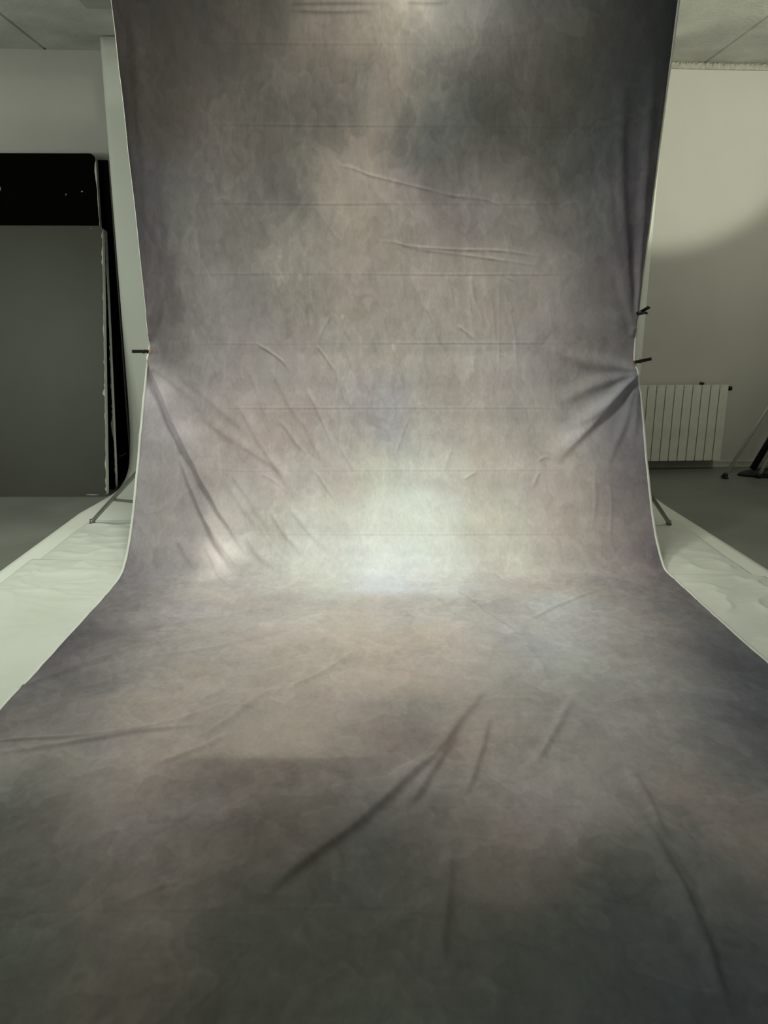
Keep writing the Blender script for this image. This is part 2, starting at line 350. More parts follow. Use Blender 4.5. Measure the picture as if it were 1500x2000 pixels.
# folds: height mm, width mm towards the lamp, width mm on the shaded side, path (x across, s along the cloth from the bar)
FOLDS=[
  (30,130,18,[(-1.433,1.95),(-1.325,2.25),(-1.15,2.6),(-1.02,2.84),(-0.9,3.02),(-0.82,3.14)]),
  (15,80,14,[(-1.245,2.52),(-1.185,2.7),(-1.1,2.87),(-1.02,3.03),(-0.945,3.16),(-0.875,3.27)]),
  (8,40,18,[(-1.222,3.02),(-1.159,3.136),(-1.093,3.235)]),
  (8,50,20,[(-1.083,2.911),(-0.918,3.155),(-0.829,3.3)]),
  (9,50,22,[(-0.846,3.006),(-0.765,3.138),(-0.611,3.287)]),
  (4,40,26,[(-1.402,1.999),(-1.199,2.162),(-0.99,2.403),(-0.747,2.649)]),
  (3.5,30,18,[(-1.17,2.251),(-0.99,2.403),(-0.75,2.555),(-0.539,2.712)]),
  (4,34,20,[(-1.284,2.014),(-1.051,2.222),(-0.811,2.434)]),
  (5,30,18,[(-1.078,2.463),(-0.948,2.741),(-0.731,3.022)]),
  (6,20,14,[(-1.07,3.054),(-0.948,3.324),(-0.806,3.528)]),
  (20,50,40,[(1.427,2.023),(1.257,2.002),(1.105,1.973),(0.969,1.928),(0.876,1.864)]),
  (16,50,36,[(1.427,2.041),(1.259,2.082),(1.079,2.151),(0.943,2.226)]),
  (18,60,26,[(1.428,2.047),(1.26,2.226),(1.106,2.393),(0.918,2.577)]),
  (10,36,26,[(1.428,2.053),(1.321,2.166),(1.169,2.286),(0.986,2.377)]),
  (10,30,22,[(1.431,2.062),(1.421,2.257),(1.398,2.471)]),
  (7,30,22,[(1.411,2.106),(1.366,2.317),(1.213,2.625)]),
  (16,40,26,[(-1.432,1.839),(-1.44,1.254),(-1.445,0.734),(-1.467,0.271)]),
  (18,46,30,[(-1.427,1.81),(-1.378,1.254),(-1.374,0.734),(-1.376,0.154)]),
  (15,40,34,[(-1.423,1.839),(-1.361,1.555),(-1.277,1.12),(-1.227,0.758)]),
  (9,40,34,[(-1.419,1.868),(-1.325,1.611),(-1.198,1.12),(-1.126,0.733)]),
  (16,40,30,[(1.415,1.783),(1.413,1.25),(1.424,0.673),(1.443,0.185)]),
  (16,36,28,[(1.409,1.783),(1.388,1.196),(1.382,0.724),(1.377,0.257)]),
  (12,40,30,[(1.405,1.812),(1.286,1.25),(1.23,0.853),(1.231,0.475)]),
  (9,40,34,[(1.396,1.812),(1.24,1.332),(1.169,0.983),(1.163,0.725)]),
  (2.6,7,7,[(-0.331,0.914),(-0.233,0.929),(-0.148,0.965),(0.021,1.002),(0.22,1.048),(0.449,1.096)]),
  (1.8,7,7,[(0.248,1.064),(0.505,1.085),(0.622,1.143)]),
  (3,7,7,[(-0.121,1.306),(-0.006,1.312),(0.08,1.339),(0.37,1.355),(0.544,1.355),(0.66,1.365),(0.88,1.401)]),
  (2.4,7,7,[(0.08,1.347),(0.371,1.38),(0.604,1.41),(0.839,1.443)]),
  (2,7,7,[(0.486,1.346),(0.561,1.415),(0.622,1.499),(0.712,1.532)]),
  (2.4,7,7,[(-0.013,1.144),(0.008,1.225),(0.049,1.32)]),
  (2.0,7,7,[(-0.462,1.119),(-0.406,1.185),(-0.323,1.307)]),
  (4,12,9,[(-0.543,1.485),(-0.526,1.611),(-0.501,1.782)]),
  (4,12,9,[(-0.494,1.499),(-0.474,1.639),(-0.443,1.805)]),
  (3,10,9,[(-0.656,1.389),(-0.638,1.472)]),
  (4,12,9,[(-0.305,1.71),(-0.283,1.796),(-0.26,1.863)]),
  (4,9,8,[(-0.013,1.875),(0.017,1.986),(0.058,2.134)]),
  (3.4,8,8,[(-0.456,1.883),(-0.398,1.956),(-0.342,2.039)]),
  (3.4,8,8,[(-0.805,1.868),(-0.718,1.921),(-0.642,1.979),(-0.608,2.059)]),
  (2,7,7,[(-0.45,1.863),(-0.413,1.782),(-0.364,1.71)]),
  (3,10,9,[(0.286,1.485),(0.317,1.569),(0.337,1.668)]),
  (4,14,12,[(0.165,1.639),(0.217,1.739),(0.294,1.898),(0.349,2.016)]),
  (3,8,8,[(0.36,1.768),(0.426,1.817),(0.478,1.863)]),
  (3,10,9,[(0.024,1.513),(0.083,1.696),(0.174,1.898)]),
  (2.4,8,8,[(0.657,1.639),(0.683,1.696)]),
  (3.4,9,8,[(-0.467,2.613),(-0.416,2.697),(-0.35,2.791)]),
  (3,9,8,[(-0.777,2.634),(-0.687,2.687),(-0.611,2.758)]),
  (3,8,8,[(-0.335,2.45),(-0.29,2.527),(-0.245,2.62)]),
  (4,14,10,[(-0.513,2.133),(-0.454,2.253),(-0.394,2.404),(-0.349,2.511)]),
  (4,14,12,[(-0.678,2.312),(-0.588,2.434),(-0.513,2.526)]),
  (3,12,10,[(-0.362,1.956),(-0.31,2.133),(-0.245,2.343),(-0.215,2.466)]),
  (2.4,8,8,[(0.085,2.284),(0.039,2.405),(-0.007,2.558)]),
  (2.4,8,8,[(0.337,2.467),(0.297,2.559),(0.282,2.653)]),
  (2,8,8,[(0.391,2.672),(0.452,2.638),(0.482,2.616)]),
  (3,9,8,[(0.84,2.624),(0.806,2.686),(0.787,2.749)]),
  (2.4,9,9,[(0.829,2.561),(0.884,2.53),(0.918,2.567)]),
  (3,12,12,[(1.151,2.656),(1.154,2.781),(1.123,2.938)]),
  (2.4,10,10,[(1.24,2.657),(1.234,2.875),(1.186,3.1)]),
  (3,12,10,[(-0.813,2.819),(-0.793,2.928),(-0.667,3.122)]),
  (1,6,6,[(-0.805,1.868),(-0.805,2.073),(-0.8,2.237)]),
  (1,6,6,[(-0.598,1.869),(-0.602,2.074),(-0.597,2.238)]),
  (1,6,6,[(-0.01,1.869),(-0.01,2.074),(-0.011,2.239)]),
  (1,6,6,[(0.593,1.499),(0.606,1.84),(0.608,2.225)]),
  (1,6,6,[(-0.011,2.254),(-0.012,2.436),(-0.014,2.614)]),
  (1.3,7,7,[(0.563,3.013),(0.567,3.129),(0.561,3.289)]),
  (6,30,10,[(0.582,3.329),(0.778,3.311),(0.946,3.303),(1.034,3.284)]),
  (7,40,10,[(0.887,3.318),(1.151,3.362),(1.472,3.367)]),
  (13,40,16,[(-0.436,5.647),(-0.36,5.545),(-0.262,5.432),(-0.181,5.342),(-0.115,5.246),(-0.026,5.121),(0.062,5.011),(0.183,4.756),(0.298,4.529)]),
  (8,24,12,[(-0.034,5.271),(0.057,5.068),(0.141,4.89)]),
  (7,24,12,[(0.135,5.226),(0.202,5.013),(0.273,4.758)]),
  (7,20,12,[(-1.382,4.903),(-1.253,4.886),(-1.071,4.87),(-0.894,4.824),(-0.645,4.632)]),
  (8,20,12,[(-1.351,4.97),(-1.199,4.936),(-1.064,4.889),(-0.907,4.84),(-0.706,4.797)]),
  (9,30,14,[(-1.482,4.52),(-1.37,4.408),(-1.254,4.272),(-1.157,4.175),(-1.001,4.106),(-0.624,3.934)]),
  (7,24,12,[(-0.736,4.901),(-0.668,4.811),(-0.601,4.671),(-0.508,4.516)]),
  (4,18,12,[(-0.831,5.053),(-0.721,4.968),(-0.609,4.845)]),
  (4,20,14,[(-1.146,4.284),(-0.806,4.191),(-0.525,3.982)]),
  (4,20,12,[(-1.417,3.787),(-1.135,3.662),(-0.91,3.526)]),
  (4,18,12,[(-1.247,4.026),(-0.96,3.887),(-0.65,3.736)]),
  (4,18,12,[(-0.464,4.557),(-0.357,4.433),(-0.199,4.201)]),
  (4,18,12,[(0.266,3.475),(0.416,3.88),(0.55,4.163)]),
  (4,16,12,[(0.548,3.942),(0.797,3.694),(1.059,3.487)]),
  (8,20,14,[(0.587,5.962),(0.61,5.809),(0.626,5.64),(0.63,5.457),(0.619,5.282)]),
  (4,18,14,[(0.006,5.84),(0.038,5.613),(0.072,5.406)]),
  (4,18,14,[(0.659,5.416),(0.665,5.235),(0.664,5.05)]),
  (3,14,10,[(-0.767,5.65),(-0.687,5.584),(-0.606,5.55)]),
  (4,16,14,[(0.364,5.073),(0.503,4.83),(0.611,4.615)]),
  (9.600000000000001,14,14,[(-0.57,0.14),(-0.251,0.132),(-0.038,0.135)]),
  (8.0,12,12,[(-0.544,0.168),(-0.358,0.176),(-0.091,0.168)]),
  (8.0,12,12,[(-0.515,0.098),(-0.197,0.092),(0.282,0.099)]),
  (6.4,10,10,[(0.042,0.128),(0.176,0.134),(0.283,0.126)]),
  (7,34,20,[(-0.93,2.2),(-0.8,2.42),(-0.66,2.64),(-0.55,2.8)]),
  (6,26,16,[(-0.72,2.02),(-0.62,2.2),(-0.55,2.36)]),
  (6,24,14,[(-0.55,2.3),(-0.47,2.46),(-0.4,2.6)]),
  (5,20,14,[(-0.44,1.42),(-0.4,1.6),(-0.38,1.8)]),
  (5,18,12,[(-0.66,1.5),(-0.64,1.68),(-0.62,1.84)]),
  (5,20,14,[(-0.16,1.62),(-0.12,1.84),(-0.05,2.06)]),
  (5,20,14,[(0.42,1.5),(0.47,1.68),(0.55,1.84)]),
  (6,26,18,[(-0.95,2.62),(-0.82,2.82),(-0.7,3.0)]),
  (6,22,16,[(-0.62,2.82),(-0.5,2.98),(-0.36,3.14)]),
  (5,20,14,[(-0.72,2.86),(-0.6,3.04),(-0.5,3.16)]),
  (5,20,14,[(-0.3,2.06),(-0.26,2.24),(-0.2,2.42)]),
  (4,18,12,[(-0.86,2.0),(-0.8,2.16),(-0.76,2.3)]),
]

D = np.zeros_like(X)
def seg_dist(px, ps, A, B):
    ax, as_ = A; bx, bs = B
    vx, vs_ = bx-ax, bs-as_; L2 = vx*vx+vs_*vs_+1e-12
    t = ((px-ax)*vx+(ps-as_)*vs_)/L2
    tc_ = t.clip(0, 1)
    ddx, dds = px-(ax+tc_*vx), ps-(as_+tc_*vs_)
    return np.hypot(ddx, dds), tc_, ddx, dds
for amp, wl, wd, pts in FOLDS:
    gain = 1.8 if amp < 5.5 else (1.9 if pts[0][0] < -.8 and 1.9 < pts[0][1] < 3.2 else 1.25)
    amp, wl, wd = amp*gain/1000, wl/1000, wd/1000
    # relax the path a little so folds bend softly
    pa = np.array(pts); n = len(pa)
    tt = np.linspace(0, n-1, (n-1)*5+1)
    pa = np.stack([np.interp(tt, np.arange(n), pa[:,0]), np.interp(tt, np.arange(n), pa[:,1])], 1)
    for _ in range(3): pa[1:-1] = .25*pa[:-2]+.5*pa[1:-1]+.25*pa[2:]
    mrg = 3*max(wl, wd)
    r = (sv > pa[:,1].min()-mrg) & (sv < pa[:,1].max()+mrg)
    ri = np.where(r)[0]
    if len(ri) == 0: continue
    xs_ = X[ri]; cmask = (xs_ > pa[:,0].min()-mrg) & (xs_ < pa[:,0].max()+mrg)
    cj = np.where(cmask.any(0))[0]
    if len(cj) == 0: continue
    px, ps = X[np.ix_(ri, cj)], S[np.ix_(ri, cj)]
    px2 = px + .010*vnoise(px*7, ps*7, 31)*min(1, wd/.012)
    best = np.full(px.shape, 9.0); bt = np.zeros(px.shape); bs_ = np.zeros(px.shape)
    cl = np.r_[0, np.cumsum(np.hypot(*np.diff(pa, axis=0).T))]
    for k in range(len(pa)-1):
        d, t, ddx, dds = seg_dist(px2, ps, pa[k], pa[k+1])
        lx, ls = (0.05-px), ((-.3 if pts[0][1] < 3.3 else 4.2)-ps)
        vx, vs_ = pa[k+1]-pa[k]
        nx_, ns_ = -vs_, vx
        sg_ = np.sign((nx_*lx+ns_*ls))*np.sign(nx_*ddx+ns_*dds)
        b = d < best
        best = np.where(b, d, best); bt = np.where(b, (cl[k]+t*(cl[k+1]-cl[k]))/cl[-1], bt); bs_ = np.where(b, sg_, bs_)
    env = np.clip(bt/.16, 0, 1)**.8*np.clip((1-bt)/.30, 0, 1)**.9
    if max(abs(pts[0][0]), 0) > 1.36: env = np.clip((bt+.06)/.12, 0, 1)*np.clip((1-bt)/.42, 0, 1)**.8
    if amp < .0055: env = env*(.65+.7*vnoise(px*9, ps*9, 77))
    taper = np.clip(.45+1.3*bt, .45, 1) if max(abs(pts[0][0]), 0) > 1.36 else 1.0
    w = np.where(bs_ > 0, wl, wd)*taper
    D[np.ix_(ri, cj)] += amp*env*np.exp(-(best/w)**2)

# pressed-in packing creases every 0.375 m
for i, sc_ in enumerate([.323,.716,1.11,1.485,1.869,2.242,2.614,3.004,3.385,3.76,4.14,4.52,4.9,5.27,5.65]):
    wob = sc_ + .004*vnoise(X*1.3, X*0+i*3.1, 60+i) + .002*(X-0)*(1 if i % 2 else -.5)
    d = S-wob
    env = np.clip((1.15-np.abs(X+.05))/.3, 0, 1)*(.35+.9*np.clip(.5+1.6*vnoise(X*1.1+i*7, X*0+i, 90), 0, 1))
    k = .7 if sc_ < 3.2 else .35
    D += k*env*(.0016*np.exp(-(d/.0055)**2) - .0009*np.exp(-((d-.011)/.006)**2))
# broad softness and small crumples
wallm = np.clip((3.4-S)/.4, 0, 1)
D += wallm*(.010*fbm(X*1.2, S*.6, .9, 2, 300) )
cr = 1-np.abs(fbm(X*1.1-.30*S, S*.28, 5.0, 3, 310))*2.2
zone = np.clip((S-1.25)/.4, 0, 1)*np.clip((1.25-np.abs(X+.1))/.35, 0, 1)*wallm
D += zone*.0034*np.clip(cr, 0, 1)**3*np.clip(.5+1.5*vnoise(X*1.2, S*1.2, 320), 0, 1)
fl = 1-wallm
cf = 1-np.abs(fbm(X*1.0-.6*S, S*1.0+.5*X, 2.4, 3, 330))*2.2
D += fl*.0045*np.clip(cf, 0, 1)**3*np.clip(.4+1.5*vnoise(X*.9, S*.9, 340), 0, 1)*np.clip((1.49-np.abs(X))/.15, 0, 1)
cf2 = 1-np.abs(fbm(X*1.6+S*.4, S*3.2, 2.0, 3, 350))*2.2
D += np.clip(1-np.abs(S-3.65)/.45, 0, 1)*.0035*np.clip(cf2, 0, 1)**3
D += .0006*fbm(X, S, 14, 2, 360)
D = np.where(S > 3.5, np.maximum(D, 0), D)
# sides of the hanging part turn back a little above the clamps
back = np.zeros_like(X)
eL = np.clip(1-(X-xl[:,None])/.16, 0, 1); eR = np.clip(1-(xr[:,None]-X)/.16, 0, 1)
hang = np.clip((2.02-S)/.25, 0, 1)*np.clip((S+.1)/.6, 0, 1)
back = .045*hang*(eL**2+eR**2)
# above the left clamp the border itself is folded back out of sight
fb = np.clip((1.95-sv)/.08, 0, 1)
for j, c_ in enumerate((0, .5, 1.0)):
    X[:, j] = X[:, j]*(1-fb) + (xl + HEMW*.8 + .004*c_)*fb
    back[:, j] += fb*.012*(1-c_)
P = np.stack([X, Y0 + ny*D + back, Z0 + nz*D], -1)

# ---- the print
GX = np.linspace(-1.5, 1.5, 19); GS = np.r_[np.linspace(0, 3.4, 25), np.linspace(3.5, 6.1, 23)]
# pigment of the printed cloth, some uneven lighting mixed in, on a coarse grid across (x) and down (s), r g b in thousandths
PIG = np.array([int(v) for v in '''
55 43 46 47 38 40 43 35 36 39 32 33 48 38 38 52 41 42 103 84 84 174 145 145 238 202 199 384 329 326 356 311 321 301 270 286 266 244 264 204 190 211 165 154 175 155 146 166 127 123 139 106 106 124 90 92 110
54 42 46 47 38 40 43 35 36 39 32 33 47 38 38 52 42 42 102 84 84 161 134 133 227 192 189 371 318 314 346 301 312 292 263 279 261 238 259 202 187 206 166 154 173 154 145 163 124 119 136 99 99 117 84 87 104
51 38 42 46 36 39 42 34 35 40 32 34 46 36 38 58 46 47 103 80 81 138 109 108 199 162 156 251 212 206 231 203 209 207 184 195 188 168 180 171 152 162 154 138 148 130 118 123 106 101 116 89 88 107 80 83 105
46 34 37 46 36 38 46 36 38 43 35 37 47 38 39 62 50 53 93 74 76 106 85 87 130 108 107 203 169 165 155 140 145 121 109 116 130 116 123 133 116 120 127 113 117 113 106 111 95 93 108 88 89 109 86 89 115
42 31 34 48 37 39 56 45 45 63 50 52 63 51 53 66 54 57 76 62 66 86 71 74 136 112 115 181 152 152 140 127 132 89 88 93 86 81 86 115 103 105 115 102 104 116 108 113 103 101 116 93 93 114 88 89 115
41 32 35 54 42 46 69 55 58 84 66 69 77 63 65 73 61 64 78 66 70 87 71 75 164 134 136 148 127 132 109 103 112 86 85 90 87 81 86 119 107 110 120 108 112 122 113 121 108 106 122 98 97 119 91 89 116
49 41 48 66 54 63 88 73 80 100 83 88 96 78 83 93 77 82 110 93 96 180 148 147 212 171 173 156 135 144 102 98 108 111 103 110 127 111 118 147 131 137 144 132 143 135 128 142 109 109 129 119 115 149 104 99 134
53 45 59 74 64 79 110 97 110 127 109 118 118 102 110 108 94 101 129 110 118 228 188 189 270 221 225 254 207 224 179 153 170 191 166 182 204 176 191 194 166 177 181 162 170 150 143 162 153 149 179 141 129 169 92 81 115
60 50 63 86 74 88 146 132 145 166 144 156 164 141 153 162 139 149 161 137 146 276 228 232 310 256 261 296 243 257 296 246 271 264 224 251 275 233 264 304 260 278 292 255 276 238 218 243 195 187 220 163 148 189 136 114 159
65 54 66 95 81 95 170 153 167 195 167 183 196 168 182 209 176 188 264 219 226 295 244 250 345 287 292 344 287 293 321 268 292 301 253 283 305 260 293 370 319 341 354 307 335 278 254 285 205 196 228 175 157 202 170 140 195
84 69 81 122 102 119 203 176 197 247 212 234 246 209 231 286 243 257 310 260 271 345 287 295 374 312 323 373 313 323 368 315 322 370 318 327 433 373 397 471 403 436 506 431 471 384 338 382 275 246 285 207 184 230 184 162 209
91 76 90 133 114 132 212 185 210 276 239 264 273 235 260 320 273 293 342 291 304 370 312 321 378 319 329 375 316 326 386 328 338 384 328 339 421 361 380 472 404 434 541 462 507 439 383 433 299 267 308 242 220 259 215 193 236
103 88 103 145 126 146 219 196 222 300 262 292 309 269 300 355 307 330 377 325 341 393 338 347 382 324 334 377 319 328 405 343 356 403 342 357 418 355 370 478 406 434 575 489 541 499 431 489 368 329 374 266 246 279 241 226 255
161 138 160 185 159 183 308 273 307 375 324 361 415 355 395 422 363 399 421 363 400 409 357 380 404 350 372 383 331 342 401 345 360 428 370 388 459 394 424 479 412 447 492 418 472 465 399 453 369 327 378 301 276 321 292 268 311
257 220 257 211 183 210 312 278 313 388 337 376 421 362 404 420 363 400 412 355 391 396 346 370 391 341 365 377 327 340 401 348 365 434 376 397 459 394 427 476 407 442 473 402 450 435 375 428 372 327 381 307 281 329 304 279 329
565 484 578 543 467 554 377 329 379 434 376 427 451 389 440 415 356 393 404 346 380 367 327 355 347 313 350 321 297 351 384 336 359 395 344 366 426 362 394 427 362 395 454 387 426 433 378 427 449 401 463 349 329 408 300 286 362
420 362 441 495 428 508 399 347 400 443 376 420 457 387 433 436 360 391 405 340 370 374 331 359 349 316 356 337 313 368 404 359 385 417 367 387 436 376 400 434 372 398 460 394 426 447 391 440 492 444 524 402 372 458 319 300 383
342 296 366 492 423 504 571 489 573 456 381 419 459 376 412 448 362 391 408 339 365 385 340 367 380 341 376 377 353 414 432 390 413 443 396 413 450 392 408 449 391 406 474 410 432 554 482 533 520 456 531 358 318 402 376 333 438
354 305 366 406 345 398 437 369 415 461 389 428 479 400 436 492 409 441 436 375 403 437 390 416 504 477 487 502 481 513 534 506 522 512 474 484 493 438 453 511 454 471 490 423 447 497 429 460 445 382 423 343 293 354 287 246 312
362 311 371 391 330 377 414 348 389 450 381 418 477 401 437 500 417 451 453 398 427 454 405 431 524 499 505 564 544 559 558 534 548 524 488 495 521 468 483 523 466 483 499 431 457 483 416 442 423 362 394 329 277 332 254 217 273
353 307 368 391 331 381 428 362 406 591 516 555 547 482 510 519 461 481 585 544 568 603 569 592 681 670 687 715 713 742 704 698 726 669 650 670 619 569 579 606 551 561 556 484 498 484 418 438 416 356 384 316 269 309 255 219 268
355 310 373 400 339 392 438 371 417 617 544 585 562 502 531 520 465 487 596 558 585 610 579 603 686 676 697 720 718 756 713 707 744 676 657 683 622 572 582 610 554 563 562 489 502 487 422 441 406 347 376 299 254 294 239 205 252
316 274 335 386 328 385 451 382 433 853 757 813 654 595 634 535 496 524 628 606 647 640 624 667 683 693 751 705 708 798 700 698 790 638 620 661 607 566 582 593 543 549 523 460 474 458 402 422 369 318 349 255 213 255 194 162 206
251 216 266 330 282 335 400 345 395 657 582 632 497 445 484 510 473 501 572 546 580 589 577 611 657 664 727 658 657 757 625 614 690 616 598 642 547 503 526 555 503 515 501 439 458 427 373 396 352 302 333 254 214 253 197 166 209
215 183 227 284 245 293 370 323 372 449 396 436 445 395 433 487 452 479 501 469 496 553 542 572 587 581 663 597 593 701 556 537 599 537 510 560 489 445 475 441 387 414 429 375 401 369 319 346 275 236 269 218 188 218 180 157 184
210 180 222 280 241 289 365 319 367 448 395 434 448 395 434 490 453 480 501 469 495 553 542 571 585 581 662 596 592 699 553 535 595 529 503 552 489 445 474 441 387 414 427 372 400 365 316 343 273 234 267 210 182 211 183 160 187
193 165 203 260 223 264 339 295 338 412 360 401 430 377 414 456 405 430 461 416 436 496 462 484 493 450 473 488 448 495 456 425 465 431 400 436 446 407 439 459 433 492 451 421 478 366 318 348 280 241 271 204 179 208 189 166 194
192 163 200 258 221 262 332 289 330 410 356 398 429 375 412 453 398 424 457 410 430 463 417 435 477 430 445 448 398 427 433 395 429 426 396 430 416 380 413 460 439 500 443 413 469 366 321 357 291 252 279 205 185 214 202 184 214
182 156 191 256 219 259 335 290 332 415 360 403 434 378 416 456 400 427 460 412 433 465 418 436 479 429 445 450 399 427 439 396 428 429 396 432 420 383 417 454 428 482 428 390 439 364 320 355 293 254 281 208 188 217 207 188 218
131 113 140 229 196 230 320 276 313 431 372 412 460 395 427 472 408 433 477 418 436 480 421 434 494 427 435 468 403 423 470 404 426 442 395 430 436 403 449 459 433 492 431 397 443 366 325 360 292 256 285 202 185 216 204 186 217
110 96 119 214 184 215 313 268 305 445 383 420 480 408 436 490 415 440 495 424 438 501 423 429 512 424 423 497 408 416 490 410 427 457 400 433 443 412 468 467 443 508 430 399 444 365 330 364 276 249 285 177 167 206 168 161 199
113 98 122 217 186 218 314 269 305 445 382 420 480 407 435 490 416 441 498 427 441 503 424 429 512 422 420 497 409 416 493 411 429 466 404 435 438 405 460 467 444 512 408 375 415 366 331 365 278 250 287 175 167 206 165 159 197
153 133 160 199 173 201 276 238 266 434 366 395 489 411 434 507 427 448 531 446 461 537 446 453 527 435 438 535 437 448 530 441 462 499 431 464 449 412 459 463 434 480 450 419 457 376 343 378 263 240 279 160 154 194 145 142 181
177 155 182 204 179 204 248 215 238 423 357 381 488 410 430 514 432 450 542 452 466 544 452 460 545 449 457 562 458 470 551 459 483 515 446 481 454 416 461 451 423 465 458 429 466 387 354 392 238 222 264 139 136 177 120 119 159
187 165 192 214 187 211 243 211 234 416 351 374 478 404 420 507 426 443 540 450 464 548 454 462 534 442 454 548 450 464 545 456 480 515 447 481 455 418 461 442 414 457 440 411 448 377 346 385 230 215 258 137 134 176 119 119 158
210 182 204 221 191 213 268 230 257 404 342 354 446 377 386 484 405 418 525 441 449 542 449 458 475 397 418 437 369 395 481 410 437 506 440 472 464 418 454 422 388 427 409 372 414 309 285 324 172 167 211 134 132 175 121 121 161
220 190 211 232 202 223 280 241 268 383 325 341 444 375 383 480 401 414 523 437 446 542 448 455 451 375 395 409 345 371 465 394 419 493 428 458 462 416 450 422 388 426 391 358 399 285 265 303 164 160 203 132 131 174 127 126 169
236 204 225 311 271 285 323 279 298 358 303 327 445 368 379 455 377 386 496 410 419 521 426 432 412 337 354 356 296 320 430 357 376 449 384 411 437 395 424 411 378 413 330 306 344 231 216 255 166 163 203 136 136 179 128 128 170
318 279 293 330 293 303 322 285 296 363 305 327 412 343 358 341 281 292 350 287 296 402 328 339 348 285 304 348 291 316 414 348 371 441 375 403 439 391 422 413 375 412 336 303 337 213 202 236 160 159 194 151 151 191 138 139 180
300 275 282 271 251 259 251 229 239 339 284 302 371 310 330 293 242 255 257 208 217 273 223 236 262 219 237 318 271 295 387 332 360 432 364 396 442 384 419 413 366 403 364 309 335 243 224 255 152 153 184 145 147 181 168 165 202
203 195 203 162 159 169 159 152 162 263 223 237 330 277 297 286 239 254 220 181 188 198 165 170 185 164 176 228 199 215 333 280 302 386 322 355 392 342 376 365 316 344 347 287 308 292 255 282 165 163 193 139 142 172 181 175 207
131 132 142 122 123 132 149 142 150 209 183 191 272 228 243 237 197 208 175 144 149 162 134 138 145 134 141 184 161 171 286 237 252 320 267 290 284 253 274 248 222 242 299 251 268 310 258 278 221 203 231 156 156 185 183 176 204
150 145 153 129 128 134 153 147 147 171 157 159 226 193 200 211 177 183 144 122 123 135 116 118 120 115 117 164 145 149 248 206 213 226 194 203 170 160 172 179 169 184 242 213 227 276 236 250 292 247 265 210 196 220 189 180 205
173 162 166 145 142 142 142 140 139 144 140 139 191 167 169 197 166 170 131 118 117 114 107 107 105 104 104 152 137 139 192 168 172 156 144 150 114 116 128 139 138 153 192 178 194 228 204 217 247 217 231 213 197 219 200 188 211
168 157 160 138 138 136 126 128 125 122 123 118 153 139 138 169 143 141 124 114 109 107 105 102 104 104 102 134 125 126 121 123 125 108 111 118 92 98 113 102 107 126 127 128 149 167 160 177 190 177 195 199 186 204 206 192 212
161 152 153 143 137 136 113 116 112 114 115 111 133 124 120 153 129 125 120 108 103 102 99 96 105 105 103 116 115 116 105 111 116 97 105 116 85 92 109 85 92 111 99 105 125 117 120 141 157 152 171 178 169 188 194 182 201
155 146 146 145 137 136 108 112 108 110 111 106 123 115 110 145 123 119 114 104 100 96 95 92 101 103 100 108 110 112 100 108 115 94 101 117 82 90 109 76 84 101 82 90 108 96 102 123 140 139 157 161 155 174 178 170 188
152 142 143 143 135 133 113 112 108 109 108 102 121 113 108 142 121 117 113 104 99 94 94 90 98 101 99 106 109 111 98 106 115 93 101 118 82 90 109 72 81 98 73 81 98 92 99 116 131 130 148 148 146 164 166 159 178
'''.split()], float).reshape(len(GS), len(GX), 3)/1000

def crw(f):
    f2, f3 = f*f, f*f*f
    return (-.5*f+f2-.5*f3, 1-2.5*f2+1.5*f3, .5*f+2*f2-1.5*f3, -.5*f2+.5*f3)
def pig_at(x, s):
    jx = np.interp(x, GX, np.arange(len(GX))); js = np.interp(s, GS, np.arange(len(GS)))
    ix, is_ = np.floor(jx).astype(int).clip(0, len(GX)-2), np.floor(js).astype(int).clip(0, len(GS)-2)
    wx, ws = crw(jx-ix), crw(js-is_)
    LP = np.log(PIG.clip(.008)); out = 0
    for a in range(4):
        row = 0
        for b in range(4):
            row = row + wx[b][..., None]*LP[(is_+a-1).clip(0, len(GS)-1), (ix+b-1).clip(0, len(GX)-1)]
        out = out + ws[a][..., None]*row
    return np.exp(out)
# the pigment edges wander like rag-rolled paint; strokes run down the cloth on the hanging part
sv_ = np.where(S < 3.3, S*.62, 3.3*.62+(S-3.3)*.9)
wa = .055*fbm(X, sv_, 3.2, 4, 500, .6); wb = .055*fbm(X, sv_, 3.2, 4, 520, .6)
dd = S-5.015                                             # the print changes abruptly along one packing crease
sharp = np.clip(1.2-np.abs(X+.35)/.7, 0, 1)*np.clip(.16-np.abs(dd), 0, .02)/.02
Sq = np.where(np.abs(dd) < .16, 5.015+np.sign(dd)*.16*(np.abs(dd)/.16)**.45, S)
PR = pig_at(X+wa, S*(1-sharp)+Sq*sharp+wb*(1-.85*sharp*np.exp(-(dd/.05)**2)))
n1 = fbm(X+wa, sv_+wb, 2.6, 5, 540, .6)
n2 = fbm(X*1.25, sv_, 11.0, 5, 560, .66)
# dabs: soft inside, crisp on one side
def dabs(f, seed, lev):
    q = fbm(X+.6*wa, sv_+.6*wb, f, 4, seed, .55); o = 0
    for l in lev:
        t = np.clip((q-l)/.035, 0, 1); o = o + t*np.exp(-np.clip(q-l, 0, 1)/.16)
    return o
db = dabs(1.9, 580, (-.05, .2)) - .8*dabs(2.5, 600, (.0, .22)) + .5*dabs(4.2, 620, (.08,)) - .4*dabs(5.2, 640, (.1,))
soft = np.clip(1.15-1.2*PR.mean(-1), .35, 1)             # pale middle is smoother than the dark rim
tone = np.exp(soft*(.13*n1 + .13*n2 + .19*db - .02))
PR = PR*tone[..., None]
hue = fbm(X, sv_, 1.9, 4, 660, .6); hu2 = fbm(X, sv_, 3.3, 3, 680, .6)
PR = PR*np.stack([1+.030*hue+.012*hu2, 1-.010*hue+.004, .985+.004*hue-.035*hu2], -1)
PR = np.clip(PR, .012, .92)


